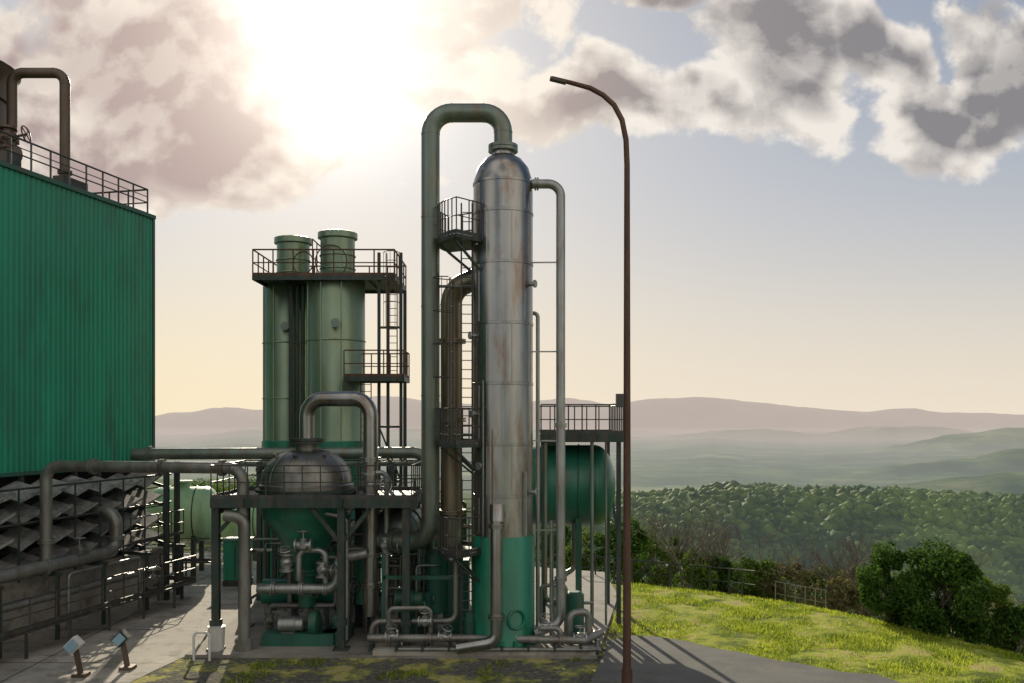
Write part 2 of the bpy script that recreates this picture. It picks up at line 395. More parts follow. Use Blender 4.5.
m.pipe([wl(-15,1.75,2.45),wl(3.9,1.75,2.62),wl(3.9,1.75,4.1),wl(3.9,.3,4.25)],.24,.55,flanges=[(0,.55),(0,.8),(1,.35)],welds=True)
m.build()
m=M('riser_pipe',PIPEB,cp)
zt=6.1
q=V((sx(46,31.4),31.4,2.6)); end=V((sx(243,29.9),29.9,zt))
m.pipe([q,(q.x,31.4,zt),end,(end.x,end.y,4.5)],.2,.5,flanges=[(0,.25),(1,.25),(1,.6),(1,.9)],welds=True)
m.build()
m=M('lower_pipes',PIPEB,cp)
m.pipe([wl(-15,1.9,1.5),wl(6.5,1.9,1.55),wl(6.5,1.9,.2)],.13,welds=True)
m.pipe([wl(-15,2.3,.7),wl(8.5,2.3,.75),wl(8.5,.5,.75)],.1)
m.pipe([wl(-2,1.5,.2),wl(-2,1.5,3.4),wl(-2,.2,3.4)],.1)
m.pipe([wl(1,2.0,.2),wl(1,2.0,2.2),wl(5,2.0,2.2),wl(5,2.0,.1)],.07)
m.valve(wl(5.3,2.4,1.2),dv,.14); m.valve(wl(1.8,1.8,2.9),dv,.14)
m.build()
m=M('pipe_supports',DARK,cp)
for t in(-8,-5,-2.2,.4,2.8,5.4,7.8):
    m.beam(wl(t,2.05,.0),wl(t,2.05,2.3),.12); m.beam(wl(t,.9,2.3),wl(t,2.2,2.3),.12); 
m.build()
m=M('walkway_railing',RAIL,cp); 
m.rail([wl(-10,2.9,.9),wl(7.5,2.9,.9),wl(7.5,1.2,.9)],1.05,1.2); m.beam(wl(-10,2.6,.85),wl(7.5,2.6,.85),.7,.06)
for t in range(-10,8,2): m.beam(wl(t,2.9,0),wl(t,2.9,.9),.08)
m.rail([wl(5,1.6,2.7),wl(8.6,1.6,2.7)],1.05,.9)
m.build()

# ------------------------------------------------------------------ twin scrubber towers
c1=(sx(287,42.5),42.5);c2=(sx(336,41.3),41.3)
for nm,(cx,cy),r,zt,ox,cr in(('scrubber_tower',c1,1.1,13.9,.3,.76),('scrubber_tower',c2,1.32,13.9,.08,.78)):
    g=group(nm,(cx,cy,0))
    m=M('shell',TOWER,g); prof=[(r,0),(r,zt),(r*.92,zt+.2),(cr+.05,zt+.45)]; m.lathe(prof,(cx,cy,.1),seg=48)
    for z in(3.2,6.0,8.7,11.3): m.ring((cx,cy,z),r+.005,.035,seg=48)
    for a in(-1.9,-1.2,-2.6): m.beam((cx+math.cos(a)*(r+.01),cy+math.sin(a)*(r+.01),1),(cx+math.cos(a)*(r+.01),cy+math.sin(a)*(r+.01),zt),.05)
    m.build()
    m=M('green_skirt',GREEN,g); m.lathe([(r+.06,0),(r+.06,6.6),(r,6.65)],(cx,cy,.1),seg=48); m.build()
    m=M('outlet_stack',TOWER,g)
    m.lathe([(cr,0),(cr,1.65),(cr+.12,1.7),(cr+.12,1.95),(cr,2.0),(cr-.15,1.95)],(cx+ox,cy,zt+.4),seg=36)
    for z in(.3,.9): m.ring((cx+ox,cy,zt+.4+z),cr+.01,.04,seg=36)
    m.build()
    m=M('nozzles',PIPEG,g); 
    for z,a in((4,-1.2),(12,-1.4)):
        o=V((math.cos(a),math.sin(a),0)); m.cyl(V((cx,cy,z))+o*(r-.1),V((cx,cy,z))+o*(r+.3),.12); m.cyl(V((cx,cy,z))+o*(r+.24),V((cx,cy,z))+o*(r+.31),.2)
    m.build()
g=group('tower_access_platform',(sx(335,41),41,0))
xl,xr=sx(256,40.2),sx(407,40.2); zp=sz(283,40.2)
m=M('decks',DARK,g)
def deck(m,x0,x1,y0,y1,z,h=.2,t=.06):
    m.box(((x0+x1)/2,(y0+y1)/2,z-t/2),(x1-x0,y1-y0,t))
    for a,b in(((x0,y0),(x1,y0)),((x1,y0),(x1,y1)),((x1,y1),(x0,y1)),((x0,y1),(x0,y0))): m.beam((a[0],a[1],z-h/2+.01),(b[0],b[1],z-h/2+.01),.07,h)
    n=max(1,int((x1-x0)/1.2))
    for i in range(1,n): x=x0+(x1-x0)*i/n; m.beam((x,y0,z-h/2),(x,y1,z-h/2),.05,h*.8)
deck(m,xl,xr-.5,39.7,44,zp+.25,.2)
xm=sx(347,39.6); zp2=sz(378,40)
deck(m,xm,xr,38.9,41,zp2,.2)
for px_ in(379,388,401):
    m.ibeam((sx(px_,39.9),39.9,0),(sx(px_,39.9),39.9,zp+(1.3 if px_!=388 else 0)),.13)
m.ibeam((sx(401,41),42.5,0),(sx(401,41),42.5,zp),.15)
for z in(2.5,5,7.4,11.8): m.beam((sx(379,39.9),39.9,z),(sx(401,39.9),39.9,z),.1)
m.beam((sx(379,39.9),39.9,2.5),(sx(401,39.9),39.9,5),.07); m.beam((sx(401,39.9),39.9,5),(sx(379,39.9),39.9,7.4),.07)
for px_ in(291,297,303): m.cyl((sx(px_,41),41,0),(sx(px_,41),41,zp),.09,seg=10)
m.build()
m=M('railings',RUSTM,g)
m.rail([(xl,39.7,zp+.25),(xr-.5,39.7,zp+.25),(xr-.5,44,zp+.25),(xl,44,zp+.25)],1.15,.9,.035,closed=True)
m.rail([(sx(313,40),39.9,zp+.3),(sx(313,40),43.5,zp+.3)],1.6,1.,.03)
m.ring((sx(331,40.5),40.5,zp+1.0),.75,.03,(.2,1,.1),24)
m.ring((sx(303,40.2),40.2,zp+.9),.5,.03,(.3,1,0),24)
m.rail([(xm,38.9,zp2),(xr,38.9,zp2),(xr,41,zp2)],1.15,.8,.03)
m.rail([(xm,41,zp2),(xr,41,zp2)],1.15,.8,.03)
m.ladder((sx(392,39.5),39.5,zp2),(sx(392,39.5),39.5,zp+1.2),(1,0,0),.45,cage=(0,-1,0))
m.ladder((sx(366,39.5),39.5,.1),(sx(366,39.5),39.5,zp2),(1,0,0),.45)
m.build()
g=group('overhead_pipeline',(sx(290,40),38.6,0))
m=M('pipes',PIPEG,g)
m.pipe([(-22,38.8,6.2),(sx(427,38.6),38.6,6.3),(sx(427,38.6),38.6,2)],.25,.6,flanges=[(0,.35),(0,.7)],welds=True)
m.pipe([(-22,39.3,5.75),(sx(420,38.6),39.3,5.8)],.12); m.build()
m=M('supports',DARK,g)
for px_ in(170,262,392): 
    x=sx(px_,38.8); m.ibeam((x,38.4,0),(x,38.4,5.9),.2); m.ibeam((x,39.6,0),(x,39.6,5.9),.2); m.beam((x,38.1,5.6),(x,39.8,5.6),.16)
m.build()

# ------------------------------------------------------------------ horizontal tanks
def htank(g,c,ax,r,L,mat,saddle=DARK,zb=0,legs=(.2,.8),bands=(-.5,0,.5),legx=None):
    c=V(c);ax=V(ax).normalized(); m=M('shell',mat,g); dd=r*.5; prof=[]
    for i in range(10): a=math.pi/2*i/9; prof.append((r*math.sin(a),-L/2-dd*math.cos(a)))
    for i in range(10): a=math.pi/2*(9-i)/9; prof.append((r*math.sin(a),L/2+dd*math.cos(a)))
    m.lathe(prof,c,ax,56)
    for h in bands: m.ring(c+ax*h*L,r+.004,.022,ax,56)
    m.cyl(c+V((0,0,r-.1)),c+V((0,0,r+.3)),r*.22); m.cyl(c+V((0,0,r+.22)),c+V((0,0,r+.32)),r*.32); m.build()
    s=M('saddles',saddle,g); sd=V((-ax.y,ax.x,0))
    for k in legs:
        p=c+ax*(k-.5)*L
        for q in(-1,1): s.beam(p+sd*q*r*.62-V((0,0,r*.72)),V((p.x+sd.x*q*r*.68,p.y+sd.y*q*r*.68,zb)),.22,.18)
        s.beam(p-sd*r*.7-V((0,0,r*.95)),p+sd*r*.7-V((0,0,r*.95)),.2,.22)
        s.ring(p,r+.02,.03,ax,40)
    s.build()
g=group('storage_tank',(sx(182,45),45,0)); c=sv(184,514,45); htank(g,c,(1,.12,0),1.36,2.2,GREENL)
m=M('railing',RAIL,g); m.rail([(sx(160,43.3),43.3,.9),(sx(212,43.3),43.3,.9)],1.1,.8); m.beam((sx(160,43.3),43.4,.85),(sx(212,43.3),43.4,.85),.5,.06)
for a in(160,186,212): m.beam((sx(a,43.3),43.3,0),(sx(a,43.3),43.3,.9),.08)
m.build()
g=group('storage_tank',(sx(225,50),50,0)); htank(g,(sx(240,50),50,2.2),(1,0,0),1.2,3.5,GREENL)
g=group('equipment_cabinet',(sx(236,42),42,0)); m=M('housing',GREEN,g); x=sx(238,42); m.box((x,42,1.2),(1.1,.9,1.8)); m.box((x,42,2.14),(1.25,1.05,.08)); m.build()
m=M('door_frames',DARK,g); m.box((x,41.535,1.15),(.04,.03,1.5)); m.box((x+.15,41.53,1.2),(.04,.06,.25)); m.box((x,42,.15),(1.15,.95,.3)); m.build()
g=group('receiver_tank',(sx(408,32.5),32.5,0)); htank(g,(sx(405,32.2),33.2,3.75),(.25,1,0),.85,2.6,PIPEG)
g=group('condensate_tank',(1.5,35.3,0)); htank(g,(1.46,35.3,5.15),(1,-.08,0),1.57,3.6,GREENT,GREEND,.1,(.1,.82),(-.5,0,.5))
m=M('drain_pipes',PIPEG,g)
m.pipe([(2.4,34.6,3.8),(2.4,34.6,2.0),(1.6,34,1.6),(1.6,33,.4)],.1,.3); 
for px_,r in((592,.07),(606,.045)): m.cyl((sx(px_,33.4),33.4,.1),(sx(px_,33.4),33.4,sz(440,33.4)),r,seg=10)
m.pipe([(sx(545,33.5),33.5,6.9),(sx(545,33.5),33.5,1.0),(sx(575,33),32.8,1.0)],.09)
m.build()
g=group('service_platform',(sx(585,34),34.5,0)); z=sz(437,33.4)
x0,x1=sx(541,33.4),sx(623,33.4)
m=M('deck',DARK,g); deck(m,x0,x1,33.3,37.5,z+.1,.3)
for x,y in((x1-.15,33.5),(x1-.15,37.3),(x0+.3,37.3),(x0+.1,33.5)): m.ibeam((x,y,.1),(x,y,z-.1),.16)
m.beam((x1-.15,33.5,3),(x1-.15,37.3,6),.08); m.build()
m=M('railing',RAIL,g); m.rail([(x0,37.4,z+.1),(x1,37.4,z+.1),(x1,33.35,z+.1),(x0,33.35,z+.1)],1.1,.55,.026)
m.box((x1-.1,33.3,z+1.35),(.35,.2,.5)); m.build()

# ------------------------------------------------------------------ flash vessel skid
PX0,PX1,PY0,PY1,PZ=-9.9,-3.3,29.6,33.4,5.1
vx,vy=sx(307,31.5),31.5
g=group('flash_vessel',(vx,vy,0))
m=M('dome',BRONZ,g); prof=[(1.62,-.25),(1.62,.05)]
for i in range(11):
    a=math.pi/2*i/10; prof.append((.40+1.17*math.cos(a),.1+1.15*math.sin(a)))
prof+= [(.4,1.42),(.42,1.5)]
m.lathe(prof,(vx,vy,PZ+.3),seg=56)
for k in range(14):
    a=2*math.pi*k/14; pts=[]
    for i in range(11):
        b=math.pi/2*i/10; rr=.405+1.17*math.cos(b); pts.append(V((vx+rr*math.cos(a),vy+rr*math.sin(a),PZ+.4+1.155*math.sin(b))))
    m.sweep(pts,.012,5)
m.ring((vx,vy,PZ+.85),1.49,.02,seg=48)
for k in range(3):
    a=-2.6+k*.9; p=V((vx+1.0*math.cos(a),vy+1.0*math.sin(a),PZ+1.2)); m.cyl(p,p+V((math.cos(a)*.15,math.sin(a)*.15,.25)),.07,seg=10)
m.build()
m=M('flange_rings',DARK,g); m.lathe([(1.75,0),(1.75,.1)],(vx,vy,PZ+.12),seg=56); m.lathe([(.62,0),(.62,.08)],(vx,vy,PZ+1.78),seg=28); m.lathe([(.62,0),(.62,.08)],(vx,vy,PZ+1.88),seg=28); m.build()
m=M('hopper_cone',GREENT,g); m.lathe([(.3,-2.6),(.32,-2.4),(1.5,-.75),(1.55,-.6),(1.55,.1)],(vx,vy,PZ-.05),seg=48)
m.cyl((vx,vy,1.2),(vx,vy,2.6),.3); m.cyl((vx,vy,2.3),(vx,vy,2.4),.48); m.cyl((vx,vy,2.42),(vx,vy,2.52),.48); m.build()
m=M('vapour_pipe',STEEL,g)
zt=sz(399,31.5); xr_=sx(371,31)
m.pipe([(vx,vy,PZ+1.7),(vx,vy,zt),(xr_,30.9,zt),(xr_,30.9,1.0)],.26,.62,18,flanges=[(2,.28),(2,.5),(2,.72),(2,.86)],welds=True)
m.build()
m=M('vent_pipes',GALV,g)
m.pipe([(xr_+.55,30.9,.5),(xr_+.55,30.9,5.9),(xr_+.1,30.7,5.9)],.09); m.valve((xr_+.55,30.8,3.4),(0,0,1),.15,(1,-.3,0)); m.valve((xr_,30.9,5.5),(0,0,1),.2,(.8,-.5,0))
m.pipe([(vx+1.6,30.3,.3),(vx+1.6,30.3,4.4),(vx+.6,30.3,4.6)],.07); m.build()
g=group('vessel_platform',((PX0+PX1)/2,31.5,0))
m=M('deck',DARK,g); 
deck(m,PX0,vx-1.65,PY0,PY1,PZ,.3); deck(m,vx+1.65,PX1,PY0,PY1,PZ,.3)
m.box((vx,PY0+.15,PZ-.03),(3.2,.3,.06)); m.box((vx,PY1-.15,PZ-.03),(3.2,.3,.06)); m.beam((vx-1.6,PY0,PZ-.14),(vx+1.6,PY0,PZ-.14),.07,.3); m.beam((vx-1.6,PY1,PZ-.14),(vx+1.6,PY1,PZ-.14),.07,.3)
m.build()
m=M('columns',DARK,g)
cols=[(-9.8,29.8),(-5.65,29.8),(-9.8,33.2),(-5.65,33.2),(-3.5,29.8),(-3.5,33.2)]
for x,y in cols:
    m.ibeam((x,y,.1),(x,y,PZ-.3),.24); m.box((x,y,.14),(.5,.5,.06)); m.box((x,y,1.0),(.34,.3,.2))
for x in(-9.8,-5.65,-3.5): m.beam((x,29.8,PZ-.4),(x,33.2,PZ-.4),.16,.24)
for s_ in(-1,1): m.beam((-5.65,29.8,3.6),(-5.65+.95*s_,29.8,PZ-.35),.14)
m.beam((-9.8,29.8,3.9),(-9.0,29.8,PZ-.35),.12); m.beam((-9.8,33.2,1),(-5.65,33.2,3.8),.1); m.beam((-3.5,29.8,1),(-3.5,33.2,4),.1)
m.build()
m=M('round_leg',PIPEB,g); m.pipe([(-9.5,29.75,PZ-.55),(-8.85,29.75,PZ-.62),(-8.85,29.75,.1)],.2,.5,16); m.cyl((-8.85,29.75,.1),(-8.85,29.75,.5),.28); m.build()
m=M('railing',RAIL,g); m.rail([(PX0,PY0,PZ),(PX1,PY0,PZ),(PX1,PY1,PZ),(PX0,PY1,PZ)],1.1,.62,.024,closed=True)
m.ladder((PX1+.25,31.3,.1),(PX1+.25,31.3,PZ+1.1),(0,1,0)); m.build()
g=group('pump_skid',(-6.8,31,0))
m=M('pump_manifold',GALV,g)
m.pipe([(-8.6,30.4,2.0),(-5.9,30.4,2.0),(-5.9,30.4,3.0),(-4.9,30.4,3.2)],.17,.4,flanges=[(0,.2),(0,.55),(0,.85)])
m.pipe([(-7.2,31,2.5),(-7.2,30.4,2.1),(-7.2,30.4,3.3),(-6.3,30.4,3.3),(-6.3,30.4,1.9)],.1)
m.valve((-7.6,30.35,2.9),(0,0,1),.15,(0,-.4,1)); m.valve((-7.0,30.2,3.5),(1,0,0),.14); m.valve((-6.35,30.1,2.7),(0,0,1),.13,(1,-.4,0))
motor(m,(-7.9,30.6,.75),(1,0,0),.26,.8)
m.build()
m=M('pump_body',GREEND,g); m.lathe([(.2,0),(.42,.05),(.45,.3),(.2,.4)],(-6.9,30.6,.8),(1,0,0),24); m.box((-7.2,30.6,.3),(2.4,.8,.4)); 
motor(m,(-6.0,31.6,.8),(0,-1,0),.25,.8); m.box((-6,31.2,.3),(.8,1.6,.4)); m.build()
m=M('white_bin',WHITE,g); m.lathe([(.22,0),(.25,.05),(.27,.75),(.29,.8)],(-9.75,30.9-1.2,.1),seg=20); m.build()
m=M('small_pipes',PIPEB,g)
rnd=random.Random(3)
for i in range(14):
    x=rnd.uniform(-9.0,-4.2);y=rnd.uniform(31.4,33.2);z=rnd.uniform(.5,3.6);x2=min(-3.7,x+rnd.uniform(.8,2.4))
    m.pipe([(x,y,.1),(x,y,z),(x2,y,z),(x2,y,rnd.choice([.1,z+.9]))],rnd.choice([.05,.07,.1]),.16)
    if i%3==0: m.valve((x,y,z*.55),(0,0,1),.12,(.6,-.6,.3))
m.build()
m=M('heat_exchangers',GREENT,g)
m.lathe([(.1,-.1),(.45,0),(.45,2.6),(.1,2.75)],(-9.0,32.6,1.5),(1,0,0),30); m.lathe([(.1,-.1),(.36,0),(.36,1.8),(.1,1.95)],(-5.2,32.0,1.2),(0,0,1),30); m.build()

# ------------------------------------------------------------------ main column
cx,cy=-.3,30.3
g=group('distillation_column',(cx,cy,0))
m=M('clad_shell',STEEL,g)
m.lathe([(1.0,3.85),(1.0,15.6),(.98,15.75),(.86,16.15),(.62,16.45),(.36,16.6),(.36,16.8)],(cx,cy,0),seg=72)
zs=(3.9,5.2,6.9,8.9,10.9,12.9,14.6,15.6)
for z in zs[1:]: m.lathe([(1.0,-.05),(1.02,-.04),(1.02,.04),(1.0,.05)],(cx,cy,z),seg=72)
for k,z in enumerate(zs[:-1]):
    for q in range(3):
        a=-1.57+(-.9+q*.85)+(.35 if k%2 else 0)
        m.beam((cx+1.003*math.cos(a),cy+1.003*math.sin(a),z+.06),(cx+1.003*math.cos(a),cy+1.003*math.sin(a),zs[k+1]-.06),.03,.012)
m.build()
m=M('green_skirt',GREEN,g); m.lathe([(1.22,.1),(1.22,.2),(1.1,.24),(1.06,.3),(1.06,3.8),(1.02,3.86)],(cx,cy,0),seg=64)
for k in range(16):
    a=2*math.pi*k/16; m.box((cx+1.14*math.cos(a),cy+1.14*math.sin(a),.36),(.05,.12,.3),a)
m.ring((cx+.45,cy-.98,1.2),.3,.05,(.42,-.9,0),24); m.build()
m=M('overhead_pipe',PIPEG,g)
zt=sz(113,30.3); xl_=sx(430.5,30.3)
m.pipe([(cx,cy,16.7),(cx,cy,zt),(xl_,cy,zt),(xl_,cy,sz(541,30.3)),(sx(372,30.6),31.2,sz(541,31))],.31,.72,24,flanges=[(3,.62)],welds=True)
m.cyl((cx,cy,16.72),(cx,cy,16.82),.5,seg=28); m.cyl((cx,cy,16.84),(cx,cy,16.94),.5,seg=28)
for z in(14.5,11.5,8.5,5.5): m.cyl((xl_,cy,z),(xl_,cy,z+.04),.322,seg=24)
m.pipe([(xl_-.0,cy+.02,7.2),(cx-.9,cy,7.2)],.05); m.pipe([(xl_,cy,12.2),(cx-.9,cy,12.2)],.05)
m.build()
m=M('reflux_pipe',GALV,g)
xr=sx(560.5,30.3); m.pipe([(cx+.85,cy-.1,15.62),(xr,cy-.1,15.62),(xr,cy-.1,.9),(xr-.9,cy-.4,.6)],.155,.42,18,flanges=[(0,.25),(1,.55),(1,.9)])
for z in(13,10,7,4): m.beam((cx+.9,cy,z),(xr,cy-.05,z),.045)
x=sx(538,30.6); m.pipe([(x-.0,30.9,.6),(x,30.9,sz(312,30.6)),(x-.3,31,sz(312,30.6))],.07)
m.cyl((x+.45,30.4,.2),(x+.45,30.4,4.3),.07); m.build()
m=M('side_column',COPPER,g)
sxx=sx(451,30.9); m.pipe([(sxx,31,3.2),(sxx,31,sz(289,31)),(cx-.6,30.6,sz(277,31))],.37,.75,24,flanges=[(0,.15),(0,.5),(0,.8)],welds=True)
m.build()
m=M('reboiler_pipe',STEEL,g)
x=sx(497,29); m.pipe([(x+.1,29.35,sz(514,29)),(x-.02,29.05,sz(516,29)),(x-.02,29.0,.55),(x-1.3,28.95,.35)],.19,.35,18,flanges=[(1,.08),(1,.8)]); m.cyl((x,29.1,sz(505,29)),(x,29.0,sz(522,29)),.24); m.build()
m=M('instrument_lines',GALV,g)
for k,(a,r) in enumerate(((-2.2,.025),(-1.95,.02),(-.8,.03),(-2.75,.035))):
    q=V((cx+1.09*math.cos(a),cy+1.09*math.sin(a),0)); m.cyl(q+V((0,0,3.9)),q+V((0,0,[9,7.4,6,15][k])),r,seg=6)
for a,z in((-2.3,6.2),(-2.6,7.9),(-.4,5.3),(-2.7,10.5),(-.5,12.2)):
    o=V((math.cos(a),math.sin(a),0)); p=V((cx,cy,z))+o*.98; m.cyl(p,p+o*.22,.07); m.cyl(p+o*.2,p+o*.25,.13)
m.build()
m=M('platforms',DARK,g); R_=M('platform_railings',RAIL,g)
def annul(z,a0,a1,r0=1.05,r1=2.2,n=14):
    vs=[];fs=[]
    for zz in(z,z-.12):
        for i in range(n+1):
            a=a0+(a1-a0)*i/n
            for r in(r0,r1): vs.append((cx+r*math.cos(a),cy+r*math.sin(a),zz))
    k=2*(n+1)
    for i in range(n):
        a=2*i; fs+=[(a,a+1,a+3,a+2),(k+a,k+a+2,k+a+3,k+a+1),(a+1,k+a+1,k+a+3,a+3),(a,a+2,k+a+2,k+a)]
    fs+=[(0,k,k+1,1),(2*n,2*n+1,k+2*n+1,k+2*n)]
    m.add(vs,fs)
    pts=[V((cx+r1*math.cos(a0+(a1-a0)*i/n),cy+r1*math.sin(a0+(a1-a0)*i/n),z)) for i in range(n+1)]
    pts=[V((cx+r0*math.cos(a0),cy+r0*math.sin(a0),z))]+pts+[V((cx+r0*math.cos(a1),cy+r0*math.sin(a1),z))]
    R_.rail(pts,1.15,.5,.022)
    for i in(1,n//2,n-1):
        a=a0+(a1-a0)*i/n; o=V((math.cos(a),math.sin(a),0)); c=V((cx,cy,z)); m.beam(c+o*r0-V((0,0,1.0)),c+o*(r1-.1)-V((0,0,.15)),.07)
for z in(sz(243,30.3),sz(443,30.3),sz(548,30.3)): annul(z,math.radians(150),math.radians(228))
m.build()
lx=sx(467,29.9)
R_.ladder((lx,29.75,.2),(lx,29.75,sz(205,30)),(.9,.1,0),.36)
R_.ladder((lx-.5,29.6,sz(443,30)),(lx-.5,29.6,sz(280,30)),(.2,1,0),.36,cage=(-1,-.2,0))
R_.build()

# ------------------------------------------------------------------ base manifold
g=group('pipe_manifold',(-1.5,29.6,0))
m=M('ground_pipes',PIPEB,g)
Y=29.5
m.pipe([(sx(368,Y),Y,.55),(sx(470,Y),Y,.55),(sx(585,Y),Y-.1,.5),(sx(604,Y),Y+1,.5)],.13,.3,flanges=[(0,.2),(0,.6),(1,.3),(1,.8)])
m.pipe([(sx(370,Y),Y+.4,.1),(sx(370,Y),Y+.4,1.0),(sx(455,Y),Y+.5,1.0),(sx(455,Y),Y+.5,3.1)],.1,.3)
m.pipe([(sx(388,Y),Y+.1,.3),(sx(388,Y),Y+.1,1.5),(sx(430,Y),Y+.2,1.5),(sx(430,Y),Y+.2,.2)],.08,.2)
m.pipe([(sx(540,Y),Y-.1,.9),(sx(560,Y),Y-.1,.9),(sx(560,Y),Y-.1,.25),(sx(600,Y),Y-.2,.25)],.1,.2)
m.pipe([(sx(570,Y),Y+.3,.2),(sx(570,Y),Y+.3,1.3),(sx(590,Y),Y+.6,1.3),(sx(590,Y),Y+.6,.2)],.12,.25)
m.pipe([(sx(460,Y),Y-.25,.25),(sx(600,Y),Y-.35,.25)],.07)
m.pipe([(sx(375,Y),Y-.3,.25),(sx(520,Y),Y-.3,.25)],.05); m.pipe([(sx(400,Y),Y-.45,.3),(sx(596,Y),Y-.5,.3),(sx(600,Y),Y+2,.3)],.06,.2)
m.build()
m=M('valves',GALV,g)
for a,z,w in((392,.6,(0,-.3,1)),(425,1.1,(0,-.3,1)),(510,.6,(0,0,1)),(545,.95,(0,-.4,1)),(580,.55,(0,0,1)),(445,.6,(.3,-.5,1))):
    m.valve((sx(a,Y),Y,z),(1,0,0),.11,w)
m.build()
m=M('pipe_shoes',DARK,g)
for a in range(372,600,26): m.box((sx(a,Y),Y-.15,.31),(.08,.8,.14)); m.box((sx(a,Y),Y,.42),(.1,.12,.1))
m.build()
m=M('equipment',GREEND,g)
m.lathe([(.1,-.1),(.42,0),(.42,2.0),(.15,2.2)],(sx(436,31.2),31.6,1.0),seg=28)
m.box((sx(415,31),31.6,.9),(1.0,.8,1.6)); motor(m,(sx(395,30.5),30.6,1.6),(1,0,0),.3,.9); m.box((sx(455,31),31.9,1.5),(.9,.9,2.6))
motor(m,(sx(470,30),29.9,.5),(0,0,1),.22,.8); m.lathe([(.3,0),(.34,.1),(.34,1.4),(.2,1.5)],(sx(575,31.5),31.8,.15),seg=24)
m.beam((sx(380,Y),Y+.8,0.1),(sx(380,Y),Y+.8,3.2),.12);m.beam((sx(460,Y),Y+.8,0.1),(sx(460,Y),Y+.8,3.4),.12);m.beam((sx(380,Y),Y+.8,2.4),(sx(460,Y),Y+.8,2.4),.12)
m.build()
m=M('risers',PIPEG,g)
rnd=random.Random(11)
for i in range(12):
    x=rnd.uniform(-4.4,-1.9);y=rnd.uniform(30.6,32.8);z=rnd.uniform(1.2,4.0);x2=x+rnd.uniform(-.9,1.)
    m.pipe([(x,y,.1),(x,y,z),(x2,y,z),(x2,y+.6,z)],rnd.choice([.04,.06,.09,.13]),.16)
    if i%3==0: m.valve((x,y,z*.6),(0,0,1),.12,(.7,-.6,0))
m.pipe([(1.0,31.5,.1),(1.0,31.5,1.9),(1.9,31.7,1.9),(1.9,31.7,.1)],.07,.2); m.pipe([(2.4,32,.1),(2.4,32,1.2),(2.9,32,1.2)],.06,.15)
m.build()
m=M('plinth',CONC,g); m.box((-.9,29.9,.17),(7.2,1.7,.16)); m.build()
g=group('process_skid',(-5,37,0))
m=M('frames',DARK,g)
for x in(-9.5,-7,-4.5,-2): 
    for y in(36,38): m.ibeam((x,y,.1),(x,y,4.2),.16)
for y in(36,38):
    for z in(2.2,4.2): m.beam((-9.5,y,z),(-2,y,z),.14)
m.rail([(-9.5,36,4.3),(-2,36,4.3)],1.05,1.0,.03); m.build()
m=M('vessels',GREENT,g)
for x,r,h in((-8.6,.6,3),(-6.2,.75,3.4),(-3.6,.65,2.8)): m.lathe([(.2,0),(r,.2),(r,h),(r*.7,h+.25),(.15,h+.4)],(x,37,.3),seg=30)
m.lathe([(.2,-.2),(.7,0),(.7,4),(.2,4.2)],(-8,40.5,2.3),(1,0,0),30); m.build()
m=M('pipes',PIPEG,g); rnd=random.Random(5)
for i in range(18):
    x=rnd.uniform(-9.5,-2);z=rnd.uniform(.8,4.4);y=rnd.uniform(35,37.5); x2=x+rnd.uniform(-3,3)
    m.pipe([(x,y,.1),(x,y,z),(x2,y,z),(x2,y-.5,z),(x2,y-.5,.2)],rnd.choice([.05,.08,.12]),.2)
m.build()

# ------------------------------------------------------------------ street lamp
LD=24.6
g=group('street_lamp',(sx(627,LD),LD,.2)); m=M('pole',RUSTM,g)
X=sx(627,LD); pts=[V((X,LD,.0)),V((X,LD,5)),V((X,LD,10)),V((X,LD,sz(165,LD)))]
for a,b in((626,140),(622,120),(614,105),(603,95),(590,88),(570,82.5),(552,78)): pts.append(sv(a,b,LD))
rs=[.115,.105,.092,.08,.077,.075,.073,.07,.067,.06,.055]
m.sweep(pts,rs,16); m.cyl((X,LD,.1),(X,LD,.9),.15); m.cyl((X,LD,.16),(X,LD,.24),.3); m.build()
m=M('luminaire',BROWN,g); p=sv(566,81.5,LD); q=sv(550,77.5,LD); m.beam(p-V((0,0,.03)),q-V((0,0,.03)),.2,.07); m.build()
for a,b,D in((123,655,27.8),(76,675,27.0)):
    x=sx(a,D); g=group('floodlight',(x,D,0)); m=M('post',BROWN,g); m.beam((x+.15,D,0),(x-.02,D,.9),.14,.1); m.box((x+.15,D,.06),(.4,.4,.1)); m.build()
    m=M('lamp_head',WHITE if a==76 else DARK,g); m.beam((x-.18,D-.05,.82),(x+.12,D-.05,1.12),.28,.34); m.build()
    m=M('glass',BLUE,g); m.beam((x-.15,D-.24,.85),(x+.09,D-.24,1.09),.03,.26); m.build()
g=group('bollard',(sx(205,29),28.8,0)); m=M('post',WHITE,g); q=V((sx(196,29),28.8,0)); m.pipe([q,q+V((0,0,.9)),q+V((.5,0,.9)),q+V((.5,0,0))],.04,.15); m.build()
def hgt(x,y): return float(height(np.array([x]),np.array([y]))[0])
g=group('perimeter_fence',(6,42,0)); m=M('posts_and_rails',DARK,g)
fp=[(3.2,44.5),(5,44),(6.6,43.1),(8.4,42),(9.8,40.6),(10.6,39.2)]
P=[V((x,y,hgt(x,y)+.02)) for x,y in fp]
for h,r in((1.25,.035),(.65,.025)): m.sweep([p+V((0,0,h)) for p in P],r,6)
for i in range(len(P)-1):
    for k in(0,.5): p=P[i].lerp(P[i+1],k); m.cyl(p-V((0,0,.3)),p+V((0,0,1.28)),.04,seg=6)
m.build()
g=group('perimeter_fence',(12.5,40.5,0)); m=M('posts_and_rails',GALV,g); m.rail([(12.0,41.0,-.75),(13.8,39.6,-.9)],1.1,.45,.02,toe=False); m.build()

